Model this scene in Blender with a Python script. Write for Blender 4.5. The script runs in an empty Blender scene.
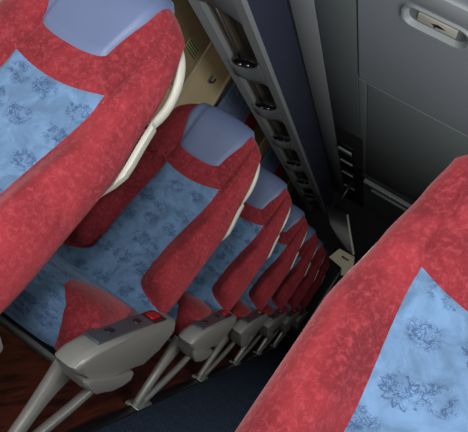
import bpy, bmesh, math, random
from mathutils import Vector, Matrix
random.seed(7)
SC = bpy.context.scene
COL = SC.collection
PITCH = 0.92
# ------------------------------------------------------------------ materials
def srgb(r, g, b):
    def f(c):
        c /= 255.0
        return c / 12.92 if c <= 0.04045 else ((c + 0.055) / 1.055) ** 2.4
    return (f(r), f(g), f(b), 1.0)

class NT:
    def __init__(self, name):
        self.m = bpy.data.materials.new(name)
        self.m.use_nodes = True
        self.t = self.m.node_tree
        self.b = self.t.nodes['Principled BSDF']
    def n(self, kind, **kw):
        nd = self.t.nodes.new(kind)
        for k, v in kw.items():
            setattr(nd, k, v)
        return nd
    def put(self, sock, v):
        if isinstance(v, bpy.types.NodeSocket):
            self.t.links.new(v, sock)
        else:
            sock.default_value = v
    def math(self, op, a, b=0.0, c=0.0):
        nd = self.n('ShaderNodeMath', operation=op)
        self.put(nd.inputs[0], a); self.put(nd.inputs[1], b); self.put(nd.inputs[2], c)
        return nd.outputs[0]
    def vmath(self, op, a, b=(0, 0, 0), scale=None):
        nd = self.n('ShaderNodeVectorMath', operation=op)
        self.put(nd.inputs[0], a)
        if op != 'LENGTH' and op != 'SCALE': self.put(nd.inputs[1], b)
        if scale is not None: self.put(nd.inputs['Scale'], scale)
        return nd.outputs['Value'] if op == 'LENGTH' else nd.outputs[0]
    def noise(self, vec, scale, detail=3.0, rough=0.5, dist=0.0):
        nd = self.n('ShaderNodeTexNoise')
        self.put(nd.inputs['Vector'], vec)
        nd.inputs['Scale'].default_value = scale
        nd.inputs['Detail'].default_value = detail
        nd.inputs['Roughness'].default_value = rough
        nd.inputs['Distortion'].default_value = dist
        return nd.outputs['Fac'], nd.outputs['Color']
    def mix(self, fac, a, b):
        nd = self.n('ShaderNodeMix', data_type='RGBA')
        self.put(nd.inputs[0], fac); self.put(nd.inputs[6], a); self.put(nd.inputs[7], b)
        return nd.outputs[2]
    def ramp(self, fac, lo, hi):
        nd = self.n('ShaderNodeMapRange', interpolation_type='SMOOTHSTEP')
        self.put(nd.inputs[0], fac)
        nd.inputs[1].default_value = lo; nd.inputs[2].default_value = hi
        return nd.outputs[0]
    def bump(self, h, strength, dist=0.002):
        nd = self.n('ShaderNodeBump')
        nd.inputs['Strength'].default_value = strength
        nd.inputs['Distance'].default_value = dist
        self.put(nd.inputs['Height'], h)
        self.t.links.new(nd.outputs[0], self.b.inputs['Normal'])
    def coord(self, which='Object'):
        return self.n('ShaderNodeTexCoord').outputs[which]

def plain(name, col, rough=0.5, metal=0.0, var=0.08, scale=30, bump=0.0, spec=0.5, coat=0.0):
    k = NT(name)
    c = k.coord()
    f, _ = k.noise(c, scale, 4)
    dark = tuple(x * (1 - var) for x in col[:3]) + (1,)
    lite = tuple(min(1, x * (1 + var)) for x in col[:3]) + (1,)
    k.put(k.b.inputs['Base Color'], k.mix(f, dark, lite))
    k.put(k.b.inputs['Roughness'], k.math('MULTIPLY_ADD', f, 0.12, rough - 0.06))
    k.b.inputs['Metallic'].default_value = metal
    k.b.inputs['Specular IOR Level'].default_value = spec
    k.b.inputs['Coat Weight'].default_value = coat
    if bump:
        k.bump(k.noise(c, scale * 12, 2)[0], bump)
    return k.m

def velvet(name, base):
    k = NT(name)
    c = k.coord()
    big, _ = k.noise(c, 9, 5, 0.6, 0.6)
    st = k.vmath('MULTIPLY', c, (260, 260, 60))
    fine, _ = k.noise(st, 1.0, 3, 0.7, 1.0)
    wear, _ = k.noise(c, 85, 5, 0.75, .4)
    d = tuple(x * 0.56 for x in base[:3]) + (1,)
    l = (min(1, base[0] * 1.35), base[1] * 1.9 + .004, base[2] * 1.8 + .004, 1)
    c1 = k.mix(k.ramp(big, .3, .72), d, base)
    c2 = k.mix(k.math('MULTIPLY', k.ramp(wear, .45, .68), .65), c1, l)
    c3 = k.mix(k.math('MULTIPLY', k.ramp(fine, .55, .8), .45), c2, l)
    k.put(k.b.inputs['Base Color'], c3)
    k.b.inputs['Roughness'].default_value = .9
    k.b.inputs['Specular IOR Level'].default_value = .15
    k.b.inputs['Sheen Weight'].default_value = .16
    k.b.inputs['Sheen Roughness'].default_value = .45
    k.b.inputs['Sheen Tint'].default_value = (1, .55, .55, 1)
    k.bump(k.math('ADD', fine, k.math('MULTIPLY', wear, .8)), .35, .0025)
    return k.m

def motif_cloth(name, base, ink):
    """blue cloth printed with sketched sunburst and scribble motifs, on metric UV"""
    k = NT(name)
    uv = k.n('ShaderNodeUVMap'); uv.uv_map = 'UVMap'
    rnd = k.n('ShaderNodeObjectInfo').outputs['Random']
    shift = k.math('MULTIPLY', rnd, 3.7)
    cb = k.n('ShaderNodeCombineXYZ'); k.put(cb.inputs[0], shift); k.put(cb.inputs[1], shift)
    p0 = k.vmath('ADD', uv.outputs[0], cb.outputs[0])
    wob = k.noise(p0, 60, 2)[1]
    p = k.vmath('ADD', p0, k.vmath('SCALE', k.vmath('SUBTRACT', wob, (.5, .5, .5)), scale=.012))
    p = k.vmath('SCALE', p, scale=13.5)
    v = k.n('ShaderNodeTexVoronoi', feature='F1', voronoi_dimensions='2D')
    k.put(v.inputs['Vector'], p); v.inputs['Scale'].default_value = 1; v.inputs['Randomness'].default_value = .45
    d = k.vmath('SUBTRACT', p, v.outputs['Position'])
    sx = k.n('ShaderNodeSeparateXYZ'); k.put(sx.inputs[0], d)
    cc = k.n('ShaderNodeSeparateColor'); k.put(cc.inputs[0], v.outputs['Color'])
    x, y = sx.outputs[0], sx.outputs[1]
    y = k.math('MULTIPLY', y, 1.35)
    r = k.math('SQRT', k.math('ADD', k.math('MULTIPLY', x, x), k.math('MULTIPLY', y, y)))
    th = k.math('ARCTAN2', y, x)
    def line(val, w): return k.math('SUBTRACT', 1.0, k.ramp(k.math('ABSOLUTE', val), w * .4, w))
    nsp = 12
    tri = k.math('MULTIPLY', k.math('ABSOLUTE', k.math('SUBTRACT', k.math('FRACT', k.math('MULTIPLY', th, nsp / (2 * math.pi))), .5)), 2)
    spike = k.math('MULTIPLY_ADD', tri, .15, .28)
    l1 = line(k.math('SUBTRACT', r, spike), .045)
    l1 = k.math('MULTIPLY', l1, k.ramp(cc.outputs[0], .60, .64))
    jit = k.noise(d, 3.2, 4, .7)[0]
    r2 = k.math('MULTIPLY_ADD', jit, .45, k.math('SUBTRACT', r, .22))
    l2 = line(k.math('SUBTRACT', r2, k.math('MULTIPLY_ADD', cc.outputs[1], .08, .17)), .03)
    scr = k.noise(d, 5.0, 3, .6, .8)[0]
    fr = k.math('SUBTRACT', k.math('FRACT', k.math('MULTIPLY', scr, 9)), .5)
    l3 = k.math('MULTIPLY', line(fr, .22), k.math('SUBTRACT', 1, k.ramp(r, .30, .46)))
    scr2 = k.noise(k.vmath('ADD', d, v.outputs['Position']), 3.3, 4, .65, 1.2)[0]
    fr2 = k.math('SUBTRACT', k.math('FRACT', k.math('MULTIPLY', scr2, 7)), .5)
    l4 = k.math('MULTIPLY', line(fr2, .16), k.math('SUBTRACT', 1, k.ramp(r, .34, .46)))
    l3 = k.math('MAXIMUM', l3, l4)
    ln = k.math('MAXIMUM', k.math('MAXIMUM', l1, l2), l3)
    brk = k.ramp(k.noise(p0, 45, 2)[0], .36, .52)
    ln = k.math('MULTIPLY', k.math('MULTIPLY', ln, brk), .62)
    mott = k.noise(p0, 18, 5, .65, .8)[0]
    fine = k.noise(p0, 420, 2)[0]
    lite = tuple(min(1, c * 1.3) for c in base[:3]) + (1,)
    dark = tuple(c * .72 for c in base[:3]) + (1,)
    c1 = k.mix(k.ramp(mott, .3, .7), dark, lite)
    c1 = k.mix(k.math('MULTIPLY', fine, .3), c1, base)
    k.put(k.b.inputs['Base Color'], k.mix(ln, c1, ink))
    k.b.inputs['Roughness'].default_value = .9
    k.b.inputs['Specular IOR Level'].default_value = .15
    k.b.inputs['Sheen Weight'].default_value = .04
    k.bump(k.math('ADD', fine, mott), .25, .0015)
    return k.m

def wood(name):
    k = NT(name)
    c = k.coord()
    p = k.vmath('MULTIPLY', c, (14, 1.4, 1))
    f = k.noise(p, 2.2, 6, .6, 1.4)[0]
    k.put(k.b.inputs['Base Color'], k.mix(k.ramp(f, .3, .7), srgb(48, 20, 12), srgb(112, 52, 32)))
    k.b.inputs['Roughness'].default_value = .42
    return k.m

def carpet(name):
    k = NT(name)
    c = k.coord()
    f = k.noise(c, 160, 3, .7)[0]
    g = k.noise(c, 14, 3)[0]
    c1 = k.mix(k.ramp(f, .35, .68), srgb(28, 36, 50), srgb(74, 88, 108))
    k.put(k.b.inputs['Base Color'], k.mix(k.math('MULTIPLY', g, .45), c1, srgb(24, 30, 44)))
    k.b.inputs['Roughness'].default_value = 1
    k.b.inputs['Specular IOR Level'].default_value = .05
    k.bump(f, .6, .004)
    return k.m

M = dict(
    red=velvet('red_velvet', srgb(134, 42, 50)),
    blue=motif_cloth('printed_blue_cloth', srgb(90, 118, 150), srgb(26, 42, 82)),
    pad=plain('periwinkle_leather', srgb(85, 99, 132), .5, var=.05, scale=14, bump=.08),
    shell=plain('pale_grey_plastic', srgb(196, 196, 184), .35, var=.04),
    silver=plain('silver_paint', srgb(146, 146, 142), .36, metal=.35, var=.05, scale=60),
    dgrey=plain('charcoal_plastic', srgb(58, 66, 72), .38, var=.06),
    black=plain('black_plastic', srgb(16, 17, 19), .4, var=.1),
    gloss=plain('black_gloss', srgb(14, 14, 15), .12, var=.1),
    rail=plain('grey_rack_plastic', srgb(134, 139, 142), .45, var=.05),
    chrome=plain('chrome', srgb(220, 222, 225), .18, metal=1, var=.02),
    button=plain('red_button', srgb(165, 16, 30), .25, var=.04),
    ceil=plain('grey_ceiling_lining', srgb(160, 166, 170), .7, var=.05, scale=9, bump=.05),
    ceil2=plain('grey_green_lining', srgb(118, 128, 130), .7, var=.05, scale=9, bump=.05),
    hatch=plain('grey_hatch_plastic', srgb(146, 154, 162), .55, var=.04, scale=6),
    hrim=plain('pale_hatch_plastic', srgb(150, 158, 162), .4, var=.03),
    navy=plain('navy_lining', srgb(74, 80, 106), .85, var=.1, scale=50, bump=.1),
    beige=plain('beige_lining', srgb(222, 206, 166), .8, var=.08, scale=7),
    blind=plain('brown_blind', srgb(212, 194, 152), .85, var=.1, scale=12),
    cream=plain('cream_plastic', srgb(206, 196, 168), .5, var=.05),
    green=plain('green_print', srgb(20, 110, 62), .5, var=.05),
    curtain=plain('blue_curtain_cloth', srgb(136, 156, 194), .9, var=.12, scale=40),
    curtred=plain('red_curtain_cloth', srgb(180, 34, 46), .9, var=.12, scale=40),
    trough=plain('brown_gloss', srgb(96, 90, 80), .4, var=.1),
    wood=wood('red_brown_wood'), carpet=carpet('navy_carpet'),
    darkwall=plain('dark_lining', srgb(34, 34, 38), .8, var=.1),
    screen=plain('dark_screen', srgb(24, 27, 30), .3, var=.08),
)
gk = NT('clear_glass'); gk.b.inputs['Base Color'].default_value = (.9, .95, .95, 1)
gk.b.inputs['Alpha'].default_value = .12; gk.b.inputs['Roughness'].default_value = .05
M['glass'] = gk.m
# ------------------------------------------------------------------ mesh helpers
def link(name, bm, mat, parent=None, smooth=True, mats=None):
    bmesh.ops.recalc_face_normals(bm, faces=bm.faces)
    me = bpy.data.meshes.new(name)
    if smooth:
        for f in bm.faces: f.smooth = True
    bm.to_mesh(me); bm.free()
    for m in (mats or [mat]): me.materials.append(m)
    o = bpy.data.objects.new(name, me)
    COL.objects.link(o)
    if parent: o.parent = parent
    return o
def sharp(o, ang=35):
    o.data.set_sharp_from_angle(angle=math.radians(ang))
    return o
def thing(name, label, cat, loc=(0, 0, 0), group=None):
    o = bpy.data.objects.new(name, None); COL.objects.link(o)
    o.location = loc; o.empty_display_size = .05
    return tag(o, label, cat, group)
def tag(o, label, cat, group=None):
    o['label'] = label; o['category'] = cat
    if group: o['group'] = group
    return o
def struct(o):
    o['kind'] = 'structure'; return o
def copy_tree(o, parent=None):
    c = o.copy(); COL.objects.link(c)
    if parent: c.parent = parent
    for ch in o.children: copy_tree(ch, c)
    return c
def grid(bm, rows, uvs=None, flip=False, close=False):
    """rows: list of lists of points"""
    V = [[bm.verts.new(p) for p in r] for r in rows]
    lay = (bm.loops.layers.uv.get('UVMap') or bm.loops.layers.uv.new('UVMap')) if uvs else None
    n, m = len(V), len(V[0])
    for i in range(n - 1):
        for j in range(m - (0 if close else 1)):
            j2 = (j + 1) % m
            q = [V[i][j], V[i][j2], V[i + 1][j2], V[i + 1][j]]
            f = bm.faces.new(q)
            if uvs:
                idx = [(i, j), (i, j2), (i + 1, j2), (i + 1, j)]
                for l, (a, b) in zip(f.loops, idx): l[lay].uv = uvs[a][b]
    return V
def box(bm, lo, hi, bev=0.0, seg=2):
    r = bmesh.ops.create_cube(bm, size=1)
    vs = r['verts']
    for v in vs:
        v.co = Vector([lo[i] + (v.co[i] + .5) * (hi[i] - lo[i]) for i in range(3)])
    if bev:
        es = list({e for v in vs for e in v.link_edges})
        bmesh.ops.bevel(bm, geom=es, offset=bev, segments=seg, affect='EDGES', profile=.5)
def boxo(name, lo, hi, mat, parent=None, bev=0.0):
    bm = bmesh.new(); box(bm, lo, hi, bev)
    return sharp(link(name, bm, mat, parent))
def smoothpath(pts, n=6):
    P = [Vector(p) for p in pts]
    out = []
    for i in range(len(P) - 1):
        a, b, c, d = P[max(i - 1, 0)], P[i], P[i + 1], P[min(i + 2, len(P) - 1)]
        for k in range(n):
            t = k / n
            out.append(.5 * ((2 * b) + (c - a) * t + (2 * a - 5 * b + 4 * c - d) * t * t + (-a + 3 * b - 3 * c + d) * t ** 3))
    out.append(P[-1]); return out
def tube(bm, pts, rads, seg=12, up=Vector((1, 0, 0)), sq=2.0):
    """swept tube; rads: list of (a, b) half sizes along 'up' and across"""
    rows = []
    n = len(pts)
    for i, p in enumerate(pts):
        p = Vector(p)
        t = (Vector(pts[min(i + 1, n - 1)]) - Vector(pts[max(i - 1, 0)])).normalized()
        u = (up - t * up.dot(t)).normalized(); w = t.cross(u)
        a, b = rads[i] if isinstance(rads, list) else rads
        rr = []
        for k in range(seg):
            th = 2 * math.pi * k / seg
            c, s = math.cos(th), math.sin(th)
            rr.append(p + u * a * math.copysign(abs(c) ** (2 / sq), c) + w * b * math.copysign(abs(s) ** (2 / sq), s))
        rows.append(rr)
    V = grid(bm, rows, close=True)
    bm.faces.new(V[0][::-1]); bm.faces.new(V[-1])
def prism(bm, poly, axis, a, b, bev=0.0, seg=3):
    """poly in the two other axes, extruded along axis from a to b"""
    def P(q, t):
        if axis == 'x': return (t, q[0], q[1])
        if axis == 'y': return (q[0], t, q[1])
        return (q[0], q[1], t)
    A = [bm.verts.new(P(q, a)) for q in poly]; B = [bm.verts.new(P(q, b)) for q in poly]
    n = len(poly)
    fs = [bm.faces.new(A), bm.faces.new(B[::-1])]
    for i in range(n): bm.faces.new([A[i], B[i], B[(i + 1) % n], A[(i + 1) % n]])
    if bev:
        es = list(fs[0].edges) + list(fs[1].edges)
        bmesh.ops.bevel(bm, geom=es, offset=bev, segments=seg, affect='EDGES', profile=.5, clamp_overlap=True)
def lerp_tab(tab, x):
    if x <= tab[0][0]: return tab[0][1]
    for (a, va), (b, vb) in zip(tab, tab[1:]):
        if x <= b:
            t = (x - a) / (b - a); t = t * t * (3 - 2 * t) * .5 + t * .5
            return va + (vb - va) * t
    return tab[-1][1]
def sst(a, b, x):
    t = max(0, min(1, (x - a) / (b - a))); return t * t * (3 - 2 * t)
# ------------------------------------------------------------------ the seat back
Z0 = .36
SG = 1      # which side the aisle is on, for the seat being built
WT = [(.36, .226), (.5, .236), (.72, .234), (.85, .212), (.95, .194), (1.02, .181), (1.09, .160)]
PT = .860    # height of the top corners of the blue panel
def cen(z): return SG * (.018 + .018 * sst(.58, .84, z))
def halfw(z): return lerp_tab(WT, z)
def ztop(u): return 1.088 - .055 * abs(u) ** 4 - .012 * u * u
def yc(z): return .935 + .32 * (z - .45) - .05 * sst(.9, 1.1, z)
def x_in(z):
    a = .108 - .010 * (1 - sst(.5, .80, z))
    if z < .50: a += ((.50 - z) / .07) ** 2.4 * .13
    return min(a, halfw(z) - .004)
def bolster(x, z):
    ax = abs(x - cen(z)); i = x_in(z)
    b = .054 * sst(i - .012, i + .05, ax) * sst(.44, .52, z) * (1 - .75 * sst(.62, .90, z))
    b += .014 * sst(.80, .87, z)          # head section stands a little proud of the panel
    return b
def S(x, z, side, ext=0.0):
    """point on the seat back surface: side +1 front, -1 back"""
    w = halfw(z) + ext
    u = max(-1, min(1, x / w))
    zt = ztop(u) + ext
    h = max(0, min(1, (z - Z0) / (zt - Z0)))
    E = max(0, 1 - abs(u) ** 5) ** .5 * max(0, 1 - h ** 14) ** .5
    t = (.052 + bolster(x, z) + ext) if side > 0 else (.05 + ext)
    y = yc(z) - side * t * E
    if side > 0 and z > .56:
        # stitched seams across the bolsters
        s = (z - (PT - .022 + .10 * (abs(x) - .11)))
        if abs(x - cen(z)) > x_in(z) : y += .009 * math.exp(-(s / .0045) ** 2)
        y += .009 * math.exp(-((abs(x - cen(z)) - x_in(z)) / .006) ** 2) * sst(.84, .87, z)
    return (x, y, z)
HS = [i / 96 * .93 for i in range(97)] + [.93 + .07 * math.sin(i / 10 * math.pi / 2) for i in range(1, 11)]
_h = [i / 44 * .86 for i in range(45)] + [math.sin(math.acos(((1 - .86 ** 5) ** .5) * (1 - i / 12)) ) ** .4 for i in range(1, 13)]
US = [-a for a in _h[:0:-1]] + _h
def body_mesh():
    bm = bmesh.new()
    rows = []
    path = [(h, 1) for h in HS] + [(h, -1) for h in HS[-2::-1][::2]]
    for h, side in path:
        r = []
        for u in US:
            z = Z0 + h * (ztop(u) - Z0)
            r.append(S(u * halfw(z), z, side))
        rows.append(r)
    grid(bm, rows)
    bmesh.ops.remove_doubles(bm, verts=bm.verts, dist=.0004)
    bmesh.ops.holes_fill(bm, edges=[e for e in bm.edges if e.is_boundary], sides=0)
    return bm
def patch(bm, fn, ns, nt, uvfn):
    rows, uvs = [], []
    for j in range(nt + 1):
        t = j / nt; r = []; q = []
        for i in range(ns + 1):
            s = i / ns
            r.append(fn(s, t)); q.append(uvfn(s, t))
        rows.append(r); uvs.append(q)
    grid(bm, rows, uvs)
def edge_off(s, t, inside, outside, w=.06):
    e = min(s, 1 - s, t, 1 - t)
    return outside + (inside - outside) * sst(0, w, e)
def panel_mesh():
    bm = bmesh.new()
    def xz(s, t):
        zb = .375
        # top border is a shallow U
        k = 2 * s - 1
        zt = PT - .020 * (1 - abs(k) ** 2) - SG * .006 * k * -1
        z = zb + (zt - zb) * t
        return k * x_in(z) + cen(z), z
    def fn(s, t):
        x, z = xz(s, t)
        p = Vector(S(x, z, 1))
        lum = .010 * math.exp(-((z - .50) / .06) ** 2)
        cr = .006 * math.exp(-((z - .545) / .008) ** 2)
        p.y -= edge_off(s, t, .005 + lum, -.004, .05) - cr
        return p
    def uvfn(s, t):
        x, z = xz(s, t); return (x, z * 1.06)
    patch(bm, fn, 36, 70, uvfn)
    return bm
def pad_mesh():
    bm = bmesh.new()
    ns, nt = 30, 44
    rows, uvs = [], []
    for j in range(nt + 1):
        t = j / nt; r = []; q = []
        for i in range(ns + 1):
            s = i / ns; k = 2 * s - 1
            wpad = .086 + .030 * sst(0, .45, t)
            off = edge_off(s, t, .007, -.004, .07)
            x = k * wpad + SG * .008
            zb = .892 + .018 * abs(k) ** 3
            # walk: front up to the top then a little down the back
            if t < .86:
                a = math.sin(t / .86 * math.pi / 2)
                side = 1
                hb = None
                x2 = x; z = zb
                u = x2 / halfw(1.0)
                zt = ztop(u) + off
                z = zb + (zt - zb) * a
            else:
                side = -1
                a = math.cos((t - .86) / .14 * math.pi / 2)
                u = x / halfw(1.0); zt = ztop(u) + off; zb2 = 1.0
                z = zb2 + (zt - zb2) * a
            p = Vector(S(x, min(z, zt), side, off))
            r.append(p); q.append((x, t * .3))
        rows.append(r); uvs.append(q)
    grid(bm, rows, uvs)
    bmesh.ops.remove_doubles(bm, verts=bm.verts, dist=.0003)
    return bm
def shell_mesh():
    bm = bmesh.new()
    rows = []
    zs = [.40 + i / 24 * .64 for i in range(25)]
    for z in zs:
        e = -.024 + .026 * sst(.67, .76, z) * (1 - sst(.85, .875, z))
        w = halfw(z) + e
        w *= 1 if z < 1 else (1 - ((z - 1) / .05) ** 2 * .06)
        r = []
        y0 = yc(z)
        prof = [(-1, .030), (-1, .05), (-.97, .064), (-.85, .074), (-.4, .08), (.4, .08), (.85, .074), (.97, .064), (1, .05), (1, .030), (.955, .028), (.93, .04), (.88, .052), (-.88, .052), (-.93, .04), (-.955, .028)]
        for px, py in prof:
            r.append((px * w, y0 + py, z))
        rows.append(r)
    V = grid(bm, rows, close=True)
    bm.faces.new(V[0][::-1]); bm.faces.new(V[-1])
    return bm
def handle_mesh(sgn):
    bm = bmesh.new()
    pts = [(.194, yc(.82) + .040, .825), (.195, yc(.86) + .054, .862), (.193, yc(.91) + .062, .90), (.187, yc(.96) + .060, .945), (.178, yc(.99) + .046, .982), (.164, yc(1.01) + .030, 1.006), (.145, yc(1.02) + .018, 1.012)]
    pts = [(sgn * x, y, z) for x, y, z in pts]
    pp = smoothpath(pts, 5)
    tube(bm, pp, (.007, .015), 12, sq=2.6)
    return bm
# ------------------------------------------------------------------ the cushion
CW = .228
def cush_path(s):
    """profile along the middle of a cushion: front underside, front face, top, to the back"""
    P = [(.60, .285), (.50, .287), (.462, .305), (.437, .345), (.432, .385), (.452, .417), (.50, .434), (.60, .436), (.70, .425), (.80, .414), (.90, .405), (.97, .40)]
    f = s * (len(P) - 1); i = min(int(f), len(P) - 2); t = f - i
    a, b, c, d = (Vector(P[max(i - 1, 0)]), Vector(P[i]), Vector(P[i + 1]), Vector(P[min(i + 2, len(P) - 1)]))
    return .5 * ((2 * b) + (c - a) * t + (2 * a - 5 * b + 4 * c - d) * t * t + (-a + 3 * b - 3 * c + d) * t ** 3)
def C(k, s, off=0.0):
    """k across in -1..1"""
    p = cush_path(s); q = cush_path(min(1, s + .01)) - cush_path(max(0, s - .01))
    n = Vector((-q.y, q.x)).normalized()          # outward of the profile
    if n.y < 0 and s > .45: n = -n
    w = CW - .03 * sst(.30, .08, s)
    drop = (1 - max(0, 1 - abs(k) ** 6) ** .5) * .05
    pp = p + n * (off - drop)
    return Vector((k * (w + off * .5), pp.x, pp.y))
def cushion_mesh():
    bm = bmesh.new()
    ks = US
    rows, uvs = [], []
    for j in range(61):
        s = j / 60
        rows.append([C(k, s) for k in ks]); uvs.append([(k * CW + .7, s * .85) for k in ks])
    # underside closing rows
    V = grid(bm, rows, uvs)
    bmesh.ops.holes_fill(bm, edges=[e for e in bm.edges if e.is_boundary], sides=0)
    return bm
WING = [(.09, .80), (.20, .76), (.32, .70), (.42, .62), (.48, .50), (.54, .36), (.60, .28), (.66, .30), (.72, .42), (.80, .68), (.88, .96)]
def wing_mesh(sgn):
    bm = bmesh.new()
    def fn(a, t):
        s = .09 + .79 * t
        ki = lerp_tab(WING, s)
        k = ki + (1.0 - ki) * a
        e = min(a * 1.0, t, 1 - t)
        puff = .020 * math.sin(min(1, a * 1.1) * math.pi / 2) * math.sin(math.pi * t) ** .6
        off = -.003 + sst(0, .08, min(a, t, 1 - t)) * .007 + puff * sst(0, .3, a)
        p = C(k, s, off)
        if a >= 1: p.z -= .02 * math.sin(math.pi * t); 
        p.x *= sgn
        return p
    patch(bm, fn, 22, 60, lambda a, t: (a * .2, t * .6))
    return bm
# ------------------------------------------------------------------ frame, legs, armrest
def leg_mesh(x):
    bm = bmesh.new()
    pts = smoothpath([(x, .500, .300), (x, .492, .262), (x, .472, .20), (x, .458, .12), (x, .448, .05), (x, .445, .012)], 4)
    n = len(pts); r = []
    for i in range(n):
        t = i / (n - 1)
        r.append((.020 - .007 * t, .074 - .046 * sst(0, .55, t) - .008 * t))
    tube(bm, pts, r, 14, sq=3.2)
    return bm
def strut_mesh(x):
    bm = bmesh.new()
    pts = smoothpath([(x, .80, .27), (x, .76, .205), (x, .69, .15), (x, .57, .08), (x, .47, .025)], 5)
    tube(bm, pts, (.012, .019), 12, sq=3)
    return bm
def foot_mesh(x):
    bm = bmesh.new()
    box(bm, (x - .03, .405, .0), (x + .03, .565, .014), .005)
    bmesh.ops.create_cone(bm, cap_ends=True, segments=10, radius1=.011, radius2=.011, depth=.014, matrix=Matrix.Translation((x + .004, .425, .02)))
    return bm
ARM_TOP = [(.325, .338), (.35, .366), (.41, .390), (.55, .412), (.70, .434), (.80, .446), (.88, .446), (.915, .42)]
ARM_BOT = [(.912, .39), (.88, .335), (.80, .305), (.73, .288), (.60, .288), (.45, .300), (.35, .322)]
def arm_mesh(x0, x1):
    bm = bmesh.new()
    prism(bm, ARM_TOP + ARM_BOT, 'x', x0, x1, .02, 5)
    return bm
def lip_mesh(x0, x1):
    bm = bmesh.new()
    poly = [(.365, .318), (.45, .302), (.60, .290), (.735, .290), (.745, .262), (.70, .246), (.63, .240), (.52, .256), (.42, .285)]
    prism(bm, poly, 'x', x0, x1, .012, 3)
    return bm
def strip_on_arm(y0, y1, x0, x1, lift, t=.008, bev=.003):
    bm = bmesh.new()
    def zt(y):
        for (a, va), (b, vb) in zip(ARM_TOP, ARM_TOP[1:]):
            if a <= y <= b: return va + (vb - va) * (y - a) / (b - a)
        return ARM_TOP[-1][1]
    n = 8
    up = [(y0 + (y1 - y0) * i / n, zt(y0 + (y1 - y0) * i / n) + lift) for i in range(n + 1)]
    dn = [(y, z - t) for y, z in reversed(up)]
    prism(bm, up + dn, 'x', x0, x1, bev, 2)
    return bm

def seat_pair(sgn, label, cx, cy):
    """sgn +1: aisle on the +x side. Local origin on the floor, below the middle of the aisle-side seat."""
    global SG, PT
    SG = sgn; PT = .860 if sgn > 0 else .842
    root = thing('coach_seat_pair', label, 'coach seat', (cx, cy, 0), 'pairs of coach seats')
    bms = {}
    for i in range(2):
        ox = -sgn * .50 * i
        def P(name, bm, mat, par=root):
            o = link(name, bm, mat, par)
            if par is root: o.location.x = ox
            return o
        out = sgn if i == 0 else -sgn
        sh = P('back_shell', shell_mesh(), M['shell']); sharp(sh, 50)
        b = P('backrest', body_mesh(), M['red'])
        P('centre_panel', panel_mesh(), M['blue'], b)
        P('head_pad', pad_mesh(), M['pad'], b)
        for hs in (1, -1):
            P('grab_handle', handle_mesh(hs), M['shell'])
        c = P('seat_cushion', cushion_mesh(), M['blue'])
        w = P('side_wing', wing_mesh(out), M['red'], c)
        w['label'] = 'red velvet side of the cushion'
    # frame under both cushions
    xs = sorted((sgn * .215, -sgn * .715))
    bm = bmesh.new()
    box(bm, (xs[0], .475, .262), (xs[1], .515, .286), .006)
    box(bm, (xs[0], .84, .262), (xs[1], .90, .286), .006)
    for fx in (xs[0], -sgn * .25 - .02, xs[1] - .04):
        box(bm, (fx, .50, .262), (fx + .04, .90, .284), .004)
    sharp(link('seat_frame', bm, M['black'], root))
    x = sgn * .205
    sharp(link('leg', leg_mesh(x), M['silver'], root), 45)
    sharp(link('strut', strut_mesh(x + sgn * .012), M['silver'], root), 45)
    sharp(link('foot_plate', foot_mesh(x), M['silver'], root))
    x = -sgn * .60
    sharp(link('leg', leg_mesh(x), M['silver'], root), 45)
    sharp(link('foot_plate', foot_mesh(x), M['silver'], root))
    # console armrest on the aisle side
    a0, a1 = sorted((sgn * .222, sgn * .290))
    arm = sharp(link('armrest', arm_mesh(a0, a1), M['silver'], root), 50)
    l0, l1 = sorted((sgn * .228, sgn * .300))
    sharp(link('lower_cover', lip_mesh(l0, l1), M['silver'], arm), 50)
    p0, p1 = sorted((sgn * .230, sgn * .277))
    pn = sharp(link('control_panel', strip_on_arm(.405, .695, p0, p1, .007, .02, .004), M['dgrey'], arm), 40)
    for yb in (.47, .62):
        bm = bmesh.new(); q0, q1 = sorted((sgn * .246, sgn * .262))
        tmp = strip_on_arm(yb, yb + .03, q0, q1, .010, .006, .002)
        link('key', tmp, M['black'], pn)
    bz = sharp(link('button_bezel', strip_on_arm(.705, .80, p0, p1, .004, .012, .003), M['black'], arm), 40)
    q0, q1 = sorted((sgn * .238, sgn * .264))
    sharp(link('recline_button', strip_on_arm(.722, .778, q0, q1, .008, .010, .003), M['button'], bz), 40)
    return root

LX, RX = -.722, .178
first = seat_pair(1, 'nearest red and blue seat pair left of the aisle, in the upper left corner', LX, 0)
places = ['second seat pair left of the aisle, its whole silver armrest with red button in view',
          'third red and blue seat pair from the camera, left of the aisle',
          'fourth red and blue seat pair left of the aisle, half hidden by the third',
          'fifth red and blue seat pair left of the aisle, behind the fourth',
          'sixth red and blue seat pair left of the aisle, in the dark',
          'farthest red and blue seat pair left of the aisle, barely visible']
for k, lb in enumerate(places, 1):
    o = copy_tree(first); o.location.y = PITCH * k; o['label'] = lb
seat_pair(-1, 'brightly lit red and blue seat pair right of the aisle, lower right corner', RX, -.065).location.z = .04


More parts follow.
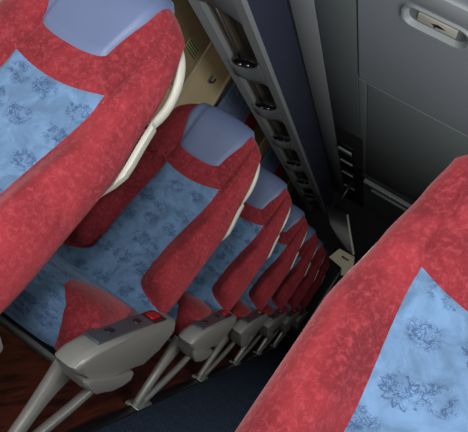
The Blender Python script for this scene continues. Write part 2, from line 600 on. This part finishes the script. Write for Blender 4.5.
# ------------------------------------------------------------------ the setting
YB, YF = 8.3, -.25
WL, WR = -1.62, 1.05
ZC = 1.90
struct(boxo('floor', (WL, YF, -.06), (WR, YB, 0), M['wood']))
cl = boxo('aisle_carpet', (-.485, YF + .02, .0), (-.085, YB - .05, .012), M['carpet'], bev=.004)
tag(cl, 'dark navy carpet runner along the aisle floor', 'carpet')
for nm, x in (('trim_1', -.505), ('trim_2', -.065)):
    struct(boxo(nm, (x - .02, YF + .02, 0), (x + .02, YB - .05, .010), M['black'], bev=.003))
struct(boxo('wall_left', (WL - .06, YF, -.06), (WL, YB, ZC + .06), M['beige']))
bm = bmesh.new()
WINR = [(.0, 1.55), (1.75, 3.35)]  # unseen window openings, cut and set low to let the side fill through
box(bm, (WR, YF, -.06), (WR + .06, YB, .62)); box(bm, (WR, YF, 1.76), (WR + .06, YB, ZC + .06))
_e = [YF] + [v for w_ in WINR for v in w_] + [YB]
for a_, b_ in zip(_e[::2], _e[1::2]): box(bm, (WR, a_, .62), (WR + .06, b_, 1.76))
struct(sharp(link('wall_right', bm, M['beige'])))
for n_, (a_, b_) in enumerate(WINR, 5):
    bm = bmesh.new()
    for lo, hi in (((a_, .60), (b_, .64)), ((a_, 1.74), (b_, 1.78)), ((a_ - .02, .60), (a_ + .02, 1.78)), ((b_ - .02, .60), (b_ + .02, 1.78))):
        box(bm, (WR - .012, lo[0], lo[1]), (WR + .07, hi[0], hi[1]), .004)
    wn = struct(sharp(link('window_%d' % n_, bm, M['black'])))
    boxo('pane_glass', (WR + .028, a_, .62), (WR + .033, b_, 1.76), M['glass'], wn)
struct(boxo('wall_back', (WL, YB, -.06), (WR, YB + .06, ZC + .06), M['darkwall']))
struct(boxo('ceiling', (WL, YF, ZC + .012), (WR, YB, ZC + .06), M['ceil2']))
struct(boxo('trim_10', (-.04, YF + .02, 0), (WR, YB, .04), M['wood'], bev=.003))
# left wall: blinds in the window bays, with pillars between
def bay(n, y0, y1):
    bm = bmesh.new()
    z0, z1 = .80, 1.74
    for lo, hi in (((y0, z0), (y1, z0 + .03)), ((y0, z1 - .03), (y1, z1)), ((y0, z0), (y0 + .03, z1)), ((y1 - .03, z0), (y1, z1))):
        box(bm, (WL, lo[0], lo[1]), (WL + .022, hi[0], hi[1]), .004)
    w = struct(sharp(link('window_%d' % n, bm, M['cream'])))
    bm = bmesh.new()
    rows = []
    zs = [1.28 + (1.705 - 1.28) * i / 6 for i in range(7)]
    ys = [y0 + .035 + (y1 - y0 - .07) * i / 20 for i in range(21)]
    rows = [[(WL + .010 + .002 * math.sin(9 * y), y, z) for y in ys] for z in zs]
    grid(bm, rows)
    for v in list(bm.verts): pass
    r = bmesh.ops.solidify(bm, geom=bm.faces[:], thickness=.003)
    bl = link('window_blind', bm, M['blind'])
    bar = boxo('bottom_bar', (WL + .004, y0 + .035, 1.262), (WL + .018, y1 - .035, 1.284), M['cream'], bl, .004)
    g = boxo('pane_glass', (WL + .001, y0 + .03, z0 + .03), (WL + .004, y1 - .03, z1 - .03), M['blind'], w)
    return bl
labels = {1: 'brown roller blind on the left wall nearest the camera', 2: 'brown roller blind beside the green striped sticker', 3: 'brown roller blind behind the first blue curtain', 4: 'far brown roller blind behind the dark rear seats'}
for n, (a, b) in enumerate([(.75, 1.95), (2.30, 3.52), (4.05, 5.70), (6.05, 7.75)], 1):
    tag(bay(n, a, b), labels[n], 'blind', 'roller blinds on the left wall')
# sticker with green stripes
st = thing('sticker', 'small pale notice with green stripes on the left wall', 'sticker', (WL + .016, 3.31, 1.52))
bm = bmesh.new(); box(bm, (0, -.10, -.032), (.003, .10, .032), .001); link('sticker_sheet', bm, M['blind'], st)
for i in range(4):
    bm = bmesh.new(); z = -.024 + i * .016
    box(bm, (.003, -.093, z - .005), (.0042, .093, z + .005)); link('green_stripe', bm, M['green'], st)
# coat hook on the pillar
hk = thing('coat_hook', 'small dark coat hook on the beige pillar', 'hook', (WL, 3.81, 1.52))
boxo('hook_plate', (-.004, -.022, -.03), (.006, .022, .03), M['rail'], hk, .002)
bm = bmesh.new()
tube(bm, smoothpath([(.004, 0, -.012), (.025, 0, -.02), (.036, 0, -.005), (.034, 0, .014)], 5), (.006, .006), 8, up=Vector((0, 1, 0)))
link('hook_prong', bm, M['black'], hk)
# curtains
def curtain(y0, y1, label):
    r = thing('curtain', label, 'curtain', (WL + .05, (y0 + y1) / 2, .78), 'blue curtains at the left windows')
    L = y1 - y0
    def cloth(name, a, b, mat, amp=.016):
        bm = bmesh.new()
        n = int((b - a) / .008)
        ys = [a + (b - a) * i / n for i in range(n + 1)]
        rows = [[(amp * math.sin(y * 2 * math.pi / .075) * (1 - .25 * z), y, z * .93) for y in ys] for z in [i / 10 for i in range(11)]]
        grid(bm, rows)
        bmesh.ops.solidify(bm, geom=bm.faces[:], thickness=.003)
        return link(name, bm, mat, r)
    cloth('blue_cloth', -L / 2, L / 2 - .30, M['curtain'])
    cloth('red_border', L / 2 - .30, L / 2, M['curtred'])
    bm = bmesh.new(); tube(bm, [(0, -L / 2, .94), (0, L / 2, .94)], (.007, .007), 8)
    link('curtain_rail', bm, M['cream'], r)
curtain(2.02, 2.62, 'blue curtain with red border behind the nearest seat, mostly hidden')
curtain(4.08, 5.05, 'blue pleated curtain with red border behind the second headrest')
curtain(5.92, 6.85, 'farther blue curtain with red border seen over the third headrest')

# ------------------------------------------------------------------ overhead rack
rk = thing('luggage_rack', 'long grey overhead luggage rack with dark openings above the left seats', 'luggage rack', (0, 0, 0))
def sec(name, poly, y0, y1, mat, par=rk, bev=.0):
    bm = bmesh.new(); prism(bm, poly, 'y', y0, y1, bev, 2)
    return sharp(link(name, bm, mat, par), 40)
RY0, RY1 = .2, 7.9
sec('inner_rail', [(-1.228, 1.452), (-1.187, 1.471), (-1.187, 1.51), (-1.225, 1.50)], RY0, RY1, M['rail'])
sec('aisle_rail', [(-1.055, 1.526), (-1.01, 1.537), (-1.005, 1.56), (-1.055, 1.575)], RY0, RY1, M['rail'])
struct(sec('trim_9', [(-1.232, 1.50), (-1.232, 1.53), (-1.60, 1.78), (-1.62, 1.76)], RY0, RY1, M['beige'], None))
sec('trough', [(-1.185, 1.58), (-1.045, 1.60), (-1.045, 1.57), (-1.03, 1.57), (-1.03, 1.62), (-1.20, 1.61), (-1.20, 1.49), (-1.185, 1.50)], RY0, RY1, M['trough'])
bm = bmesh.new(); tube(bm, [(-1.160, RY0 + .05, 1.512), (-1.160, RY1 - .05, 1.512)], (.007, .007), 10)
link('hand_tube', bm, M['chrome'], rk)
def bracket(y0, y1):
    """grey bridge across the opening with a scooped dark dish at its near end"""
    bm = bmesh.new()
    n = 16; rows = []
    x0, x1, za, zb = -1.193, -1.045, 1.462, 1.518
    for i in range(n + 1):
        t = i / n
        x = x0 + (x1 - x0) * t; z = za + (zb - za) * t
        bul = math.sin(math.pi * t)
        yn = y0 + .03 + .06 * bul
        yf = y1 + .03 - .10 * (1 - t) - .05 * bul
        rows.append([(x, yn, z + .05), (x, yn - .01, z + .006 * bul), (x, yn + .03, z - .022 * bul), (x, (yn + yf) / 2, z - .034 * bul), (x, yf - .03, z - .018 * bul), (x, yf, z + .004), (x, yf, z + .05)])
    grid(bm, rows)
    bmesh.ops.solidify(bm, geom=bm.faces[:], thickness=.004)
    br = link('bracket', bm, M['rail'], rk)
    # dark oval dish with two little lamps
    yn = y0 + .012
    bm = bmesh.new()
    bmesh.ops.create_uvsphere(bm, u_segments=20, v_segments=10, radius=1)
    for v in bm.verts:
        x, y, z = v.co
        v.co = Vector(((x0 + x1) / 2 + x * .066, yn + .034 + y * .060, 1.496 + z * .012 + x * .024))
    link('lamp_dish', bm, M['gloss'], br)
    for q in (-.02, .018):
        bm = bmesh.new()
        bmesh.ops.create_uvsphere(bm, u_segments=12, v_segments=8, radius=.010, matrix=Matrix.Translation(((x0 + x1) / 2 + q, yn + .028, 1.488 + q * .36)))
        link('lamp_lens', bm, M['chrome'], br)
for a, b in ((2.86, 3.18), (3.55, 3.87), (4.30, 4.62), (5.1, 5.42), (5.9, 6.22), (6.7, 7.0)): bracket(a, b)
# closed housing at the near end
bm = bmesh.new()
n = 14; rows = []
for i in range(n + 1):
    t = i / n
    x = -1.193 + .148 * t; z = 1.464 + .058 * t
    bul = math.sin(math.pi * t)
    yf = 2.26 + .20 * t - .05 * bul
    rows.append([(x, .25, z - .02 * bul), (x, 1.2, z - .022 * bul), (x, yf - .25, z - .022 * bul), (x, yf - .04, z - .014 * bul), (x, yf, z + .003), (x, yf + .004, z + .06)])
grid(bm, rows); bmesh.ops.solidify(bm, geom=bm.faces[:], thickness=.004)
hs = sharp(link('lamp_housing', bm, M['rail'], rk), 50)
boxo('housing_slot', (-1.13, 2.02, 1.455), (-1.09, 2.13, 1.47), M['black'], hs, .003)
# navy upper face of the rack and the ceiling sections
def navy_face():
    bm = bmesh.new()
    pr = [(-1.012, 1.556), (-1.018, 1.62), (-1.035, 1.72), (-1.07, 1.82), (-1.118, ZC), (-1.16, ZC + .02)]
    rows = [[(x, RY0, z) for x, z in pr], [(x, RY1, z) for x, z in pr]]
    grid(bm, rows); bmesh.ops.solidify(bm, geom=bm.faces[:], thickness=.006)
    return sharp(link('navy_face', bm, M['navy'], rk), 40)
navy_face()
def csec(name, x0, x1, y0, y1, mat, z=ZC, bev=.004, th=.014):
    return struct(boxo(name, (x0, y0, z), (x1, y1, z + th), mat, None, bev))
csec('trim_3', -1.125, -.960, RY0, YB - .02, M['ceil'])
csec('trim_4', -.957, -.722, RY0, 4.86, M['ceil2'])
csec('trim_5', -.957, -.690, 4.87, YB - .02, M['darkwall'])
csec('trim_6', -.655, .09, 3.56, 6.1, M['ceil2'])
csec('trim_7', .16, .60, RY0, YB - .02, M['ceil'])
csec('trim_8', -.719, -.659, 3.56, 6.1, M['ceil2'], ZC + .003, .003, .011)
# roof hatch
ht = thing('roof_hatch', 'grey roof hatch panel with a recessed handle above the aisle', 'roof hatch', (-.29, 2.4, ZC))
bm = bmesh.new()
x0, x1, y0, y1 = -.715, .145, .9, 3.53
def rrect(x0, x1, y0, y1, r, n=8):
    out = []
    for cx, cy, a0 in ((x1 - r, y1 - r, 0), (x0 + r, y1 - r, 90), (x0 + r, y0 + r, 180), (x1 - r, y0 + r, 270)):
        for i in range(n + 1):
            a = math.radians(a0 + 90 * i / n); out.append((cx + r * math.cos(a), cy + r * math.sin(a)))
    return out
hx, hy = -.345, 2.475      # handle centre
L, W = .146, .080
def ring(bm, pts, z): return [bm.verts.new((x, y, z)) for x, y in pts]
def loft(bm, a, b):
    for i in range(len(a)): bm.faces.new([a[i], a[(i + 1) % len(a)], b[(i + 1) % len(b)], b[i]])
outer = rrect(x0, x1, y0, y1, .06)
inner = rrect(hx - L, hx + L, hy - W, hy + W, .06)
off = lambda pts: [(x + .29, y - 2.4) for x, y in pts]
A = ring(bm, off(outer), .012); B = ring(bm, off(rrect(x0 + .006, x1 - .006, y0 + .006, y1 - .006, .055)), -.004)
I = ring(bm, off(inner), -.004)
loft(bm, A, B); loft(bm, B, I)
I2 = ring(bm, off(inner), .012); loft(bm, I, I2)
sharp(link('hatch_panel', bm, M['hatch'], ht), 40)
bm = bmesh.new()
r1 = ring(bm, off(rrect(hx - L - .012, hx + L + .012, hy - W - .012, hy + W + .012, .064)), -.004)
r2 = ring(bm, off(rrect(hx - L - .006, hx + L + .006, hy - W - .006, hy + W + .006, .060)), -.014)
r3 = ring(bm, off(rrect(hx - L + .004, hx + L - .004, hy - W + .004, hy + W - .004, .052)), -.013)
r4 = ring(bm, off(rrect(hx - L + .026, hx + L - .026, hy - W + .018, hy + W - .018, .036)), .028)
loft(bm, r1, r2); loft(bm, r2, r3); loft(bm, r3, r4); bm.faces.new(r4)
hd = sharp(link('handle_recess', bm, M['hrim'], ht), 50)
bm = bmesh.new(); box(bm, (hx + .29 - .088, hy - 2.4 - .022, .005), (hx + .29 + .088, hy - 2.4 + .046, .027), .004)
fl = sharp(link('pull_flap', bm, M['shell'], hd))
# printed mark: a lozenge with a small dot
bm = bmesh.new(); px, py = hx + .29 + .006, hy - 2.4 + .012
prism(bm, [(px - .034, py + .002), (px - .002, py - .014), (px + .034, py + .002), (px + .004, py + .012)], 'z', .0035, .0048)
bmesh.ops.create_cone(bm, cap_ends=True, segments=12, radius1=.006, radius2=.006, depth=.0013, matrix=Matrix.Translation((px - .014, py + .016, .0042)))
link('printed_mark', bm, M['black'], fl, smooth=False)
boxo('hatch_ridge', (-.36, -.20, -.030), (.37, -.075, .0), M['hrim'], ht, .014)
# ceiling vent with slots
vt = thing('ceiling_vent', 'slotted dark ceiling vent with pale slats toward the rear', 'vent', (-.87, 6.4, ZC))
boxo('vent_plate', (-.075, -1.05, -.008), (.085, 1.05, -.001), M['black'], vt, .003)
for i, dy in enumerate((-.86, -.42, .12, .86)):
    boxo('vent_slat', (-.066, dy - (.05 if i == 0 else .02), -.024), (.074, dy + (.05 if i == 0 else .02), -.008), M['hrim'] if i == 0 else M['rail'], vt, .004)
# ceiling grab bars at the end of the ceiling panel
gb = thing('ceiling_bar', 'pair of grey crosswise bars on the ceiling beyond the panels', 'bar', (-.30, 6.4, ZC))
for dy, a, b, h in ((-.1, -.36, .36, .05), (.22, -.28, .34, .04)):
    boxo('cross_bar', (a, dy - .05, -h), (b, dy + .05, -.002), M['rail'], gb, .012)
# fold-down monitor at the rack's end
mo = thing('folded_monitor', 'dark fold-down monitor with shiny edge hanging at the end of the rack', 'monitor', (-.60, 6.0, 1.30))
def at(x, y, z): return (x + .60, y - 6.0, z - 1.30)
Q = [(-.836, 1.427), (-.596, 1.462), (-.49, 1.32), (-.327, 1.147), (-.40, 1.165), (-.56, 1.20), (-.68, 1.29)]
bm = bmesh.new(); prism(bm, [(x + .60, z - 1.30) for x, z in Q], 'y', -.02, .03, .008, 2)
sharp(link('monitor_case', bm, M['screen'], mo), 40)
bm = bmesh.new(); tube(bm, [at(-.588, 5.975, 1.452), at(-.48, 5.975, 1.32), at(-.335, 5.975, 1.155)], (.012, .012), 8, up=Vector((0, 1, 0)))
link('bright_edge', bm, M['shell'], mo)
bm = bmesh.new(); tube(bm, [at(-.72, 6.0, 1.43), at(-.72, 6.0, ZC - .001)], (.02, .02), 10, up=Vector((0, 1, 0)))
link('hanger', bm, M['black'], mo)
# cream board with a slot, at the back of the aisle
cb = thing('cream_board', 'cream board with a dark slot at the far end of the aisle', 'board', (-.42, 6.25, 0))
bm = bmesh.new()
Q = [(-.545, 1.02), (-.50, 1.15), (-.33, 1.16), (-.25, .98), (-.35, .93), (-.38, 1.00)]
prism(bm, [(x + .42, z) for x, z in Q], 'y', -.01, .01, .003, 1)
sharp(link('board_sheet', bm, M['cream'], cb))
boxo('board_slot', (-.02, -.016, 1.085), (.06, -.009, 1.105), M['black'], cb, .001)
boxo('board_post', (.03, -.008, .012), (.06, .02, 1.0), M['black'], cb, .004)

# ------------------------------------------------------------------ light
def area(name, loc, target, size, energy, col=(1, 1, 1)):
    l = bpy.data.lights.new(name, 'AREA'); l.shape = 'DISK'; l.size = size; l.energy = energy; l.color = col
    o = bpy.data.objects.new(name, l); COL.objects.link(o); o.location = loc
    o.rotation_euler = (Vector(target) - Vector(loc)).to_track_quat('-Z', 'Y').to_euler()
    return o
area('front_daylight', (-.45, -.95, 1.6), (-.45, 1.8, .5), .8, 13, (1, .98, .95))

area('camera_flash', (-.12, -.08, .86), (-.45, 1.6, 1.15), .12, 11.5, (1, 1, 1))
wl = area('window_daylight', (WR + .35, 1.3, .92), (-1.1, 1.7, 1.45), 1, 52, (1, .99, .97))  # added fill from the right, lifts the rack, left wall and ceiling
wl.data.shape = 'RECTANGLE'; wl.data.size = 2.4; wl.data.size_y = .9
area('door_daylight', (-.35, -.45, .25), (-.45, 2.4, 2.2), .8, 14, (1, 1, 1))  # added low fill aimed upward to brighten the ceiling, no real source there
w = bpy.data.worlds.new('World'); SC.world = w; w.use_nodes = True
w.node_tree.nodes['Background'].inputs[0].default_value = (.62, .63, .66, 1)
w.node_tree.nodes['Background'].inputs[1].default_value = .55
# ------------------------------------------------------------------ camera
f, roll, pit, yaw = 617.36, 0.56485848, 0.01313237, 0.2509262
c, s = math.cos(yaw), math.sin(yaw)
fw = Vector((-s * math.cos(pit), c * math.cos(pit), math.sin(pit))); r = Vector((c, s, 0)); u = r.cross(fw)
ir = r * math.cos(roll) + u * math.sin(roll); iu = u * math.cos(roll) - r * math.sin(roll)
cam = bpy.data.cameras.new('Camera'); co = bpy.data.objects.new('Camera', cam); COL.objects.link(co)
cam.sensor_fit = 'HORIZONTAL'; cam.sensor_width = 36; cam.lens = f / 468 * 36; cam.clip_start = .01
mw = Matrix((ir, iu, -fw)).transposed().to_4x4(); mw.translation = (0, 0, .779)
co.matrix_world = mw
SC.camera = co
SC.view_settings.view_transform = 'Standard'; SC.view_settings.look = 'None'
SC.view_settings.gamma = 1; SC.view_settings.use_curve_mapping = False
SC.view_settings.exposure = 0
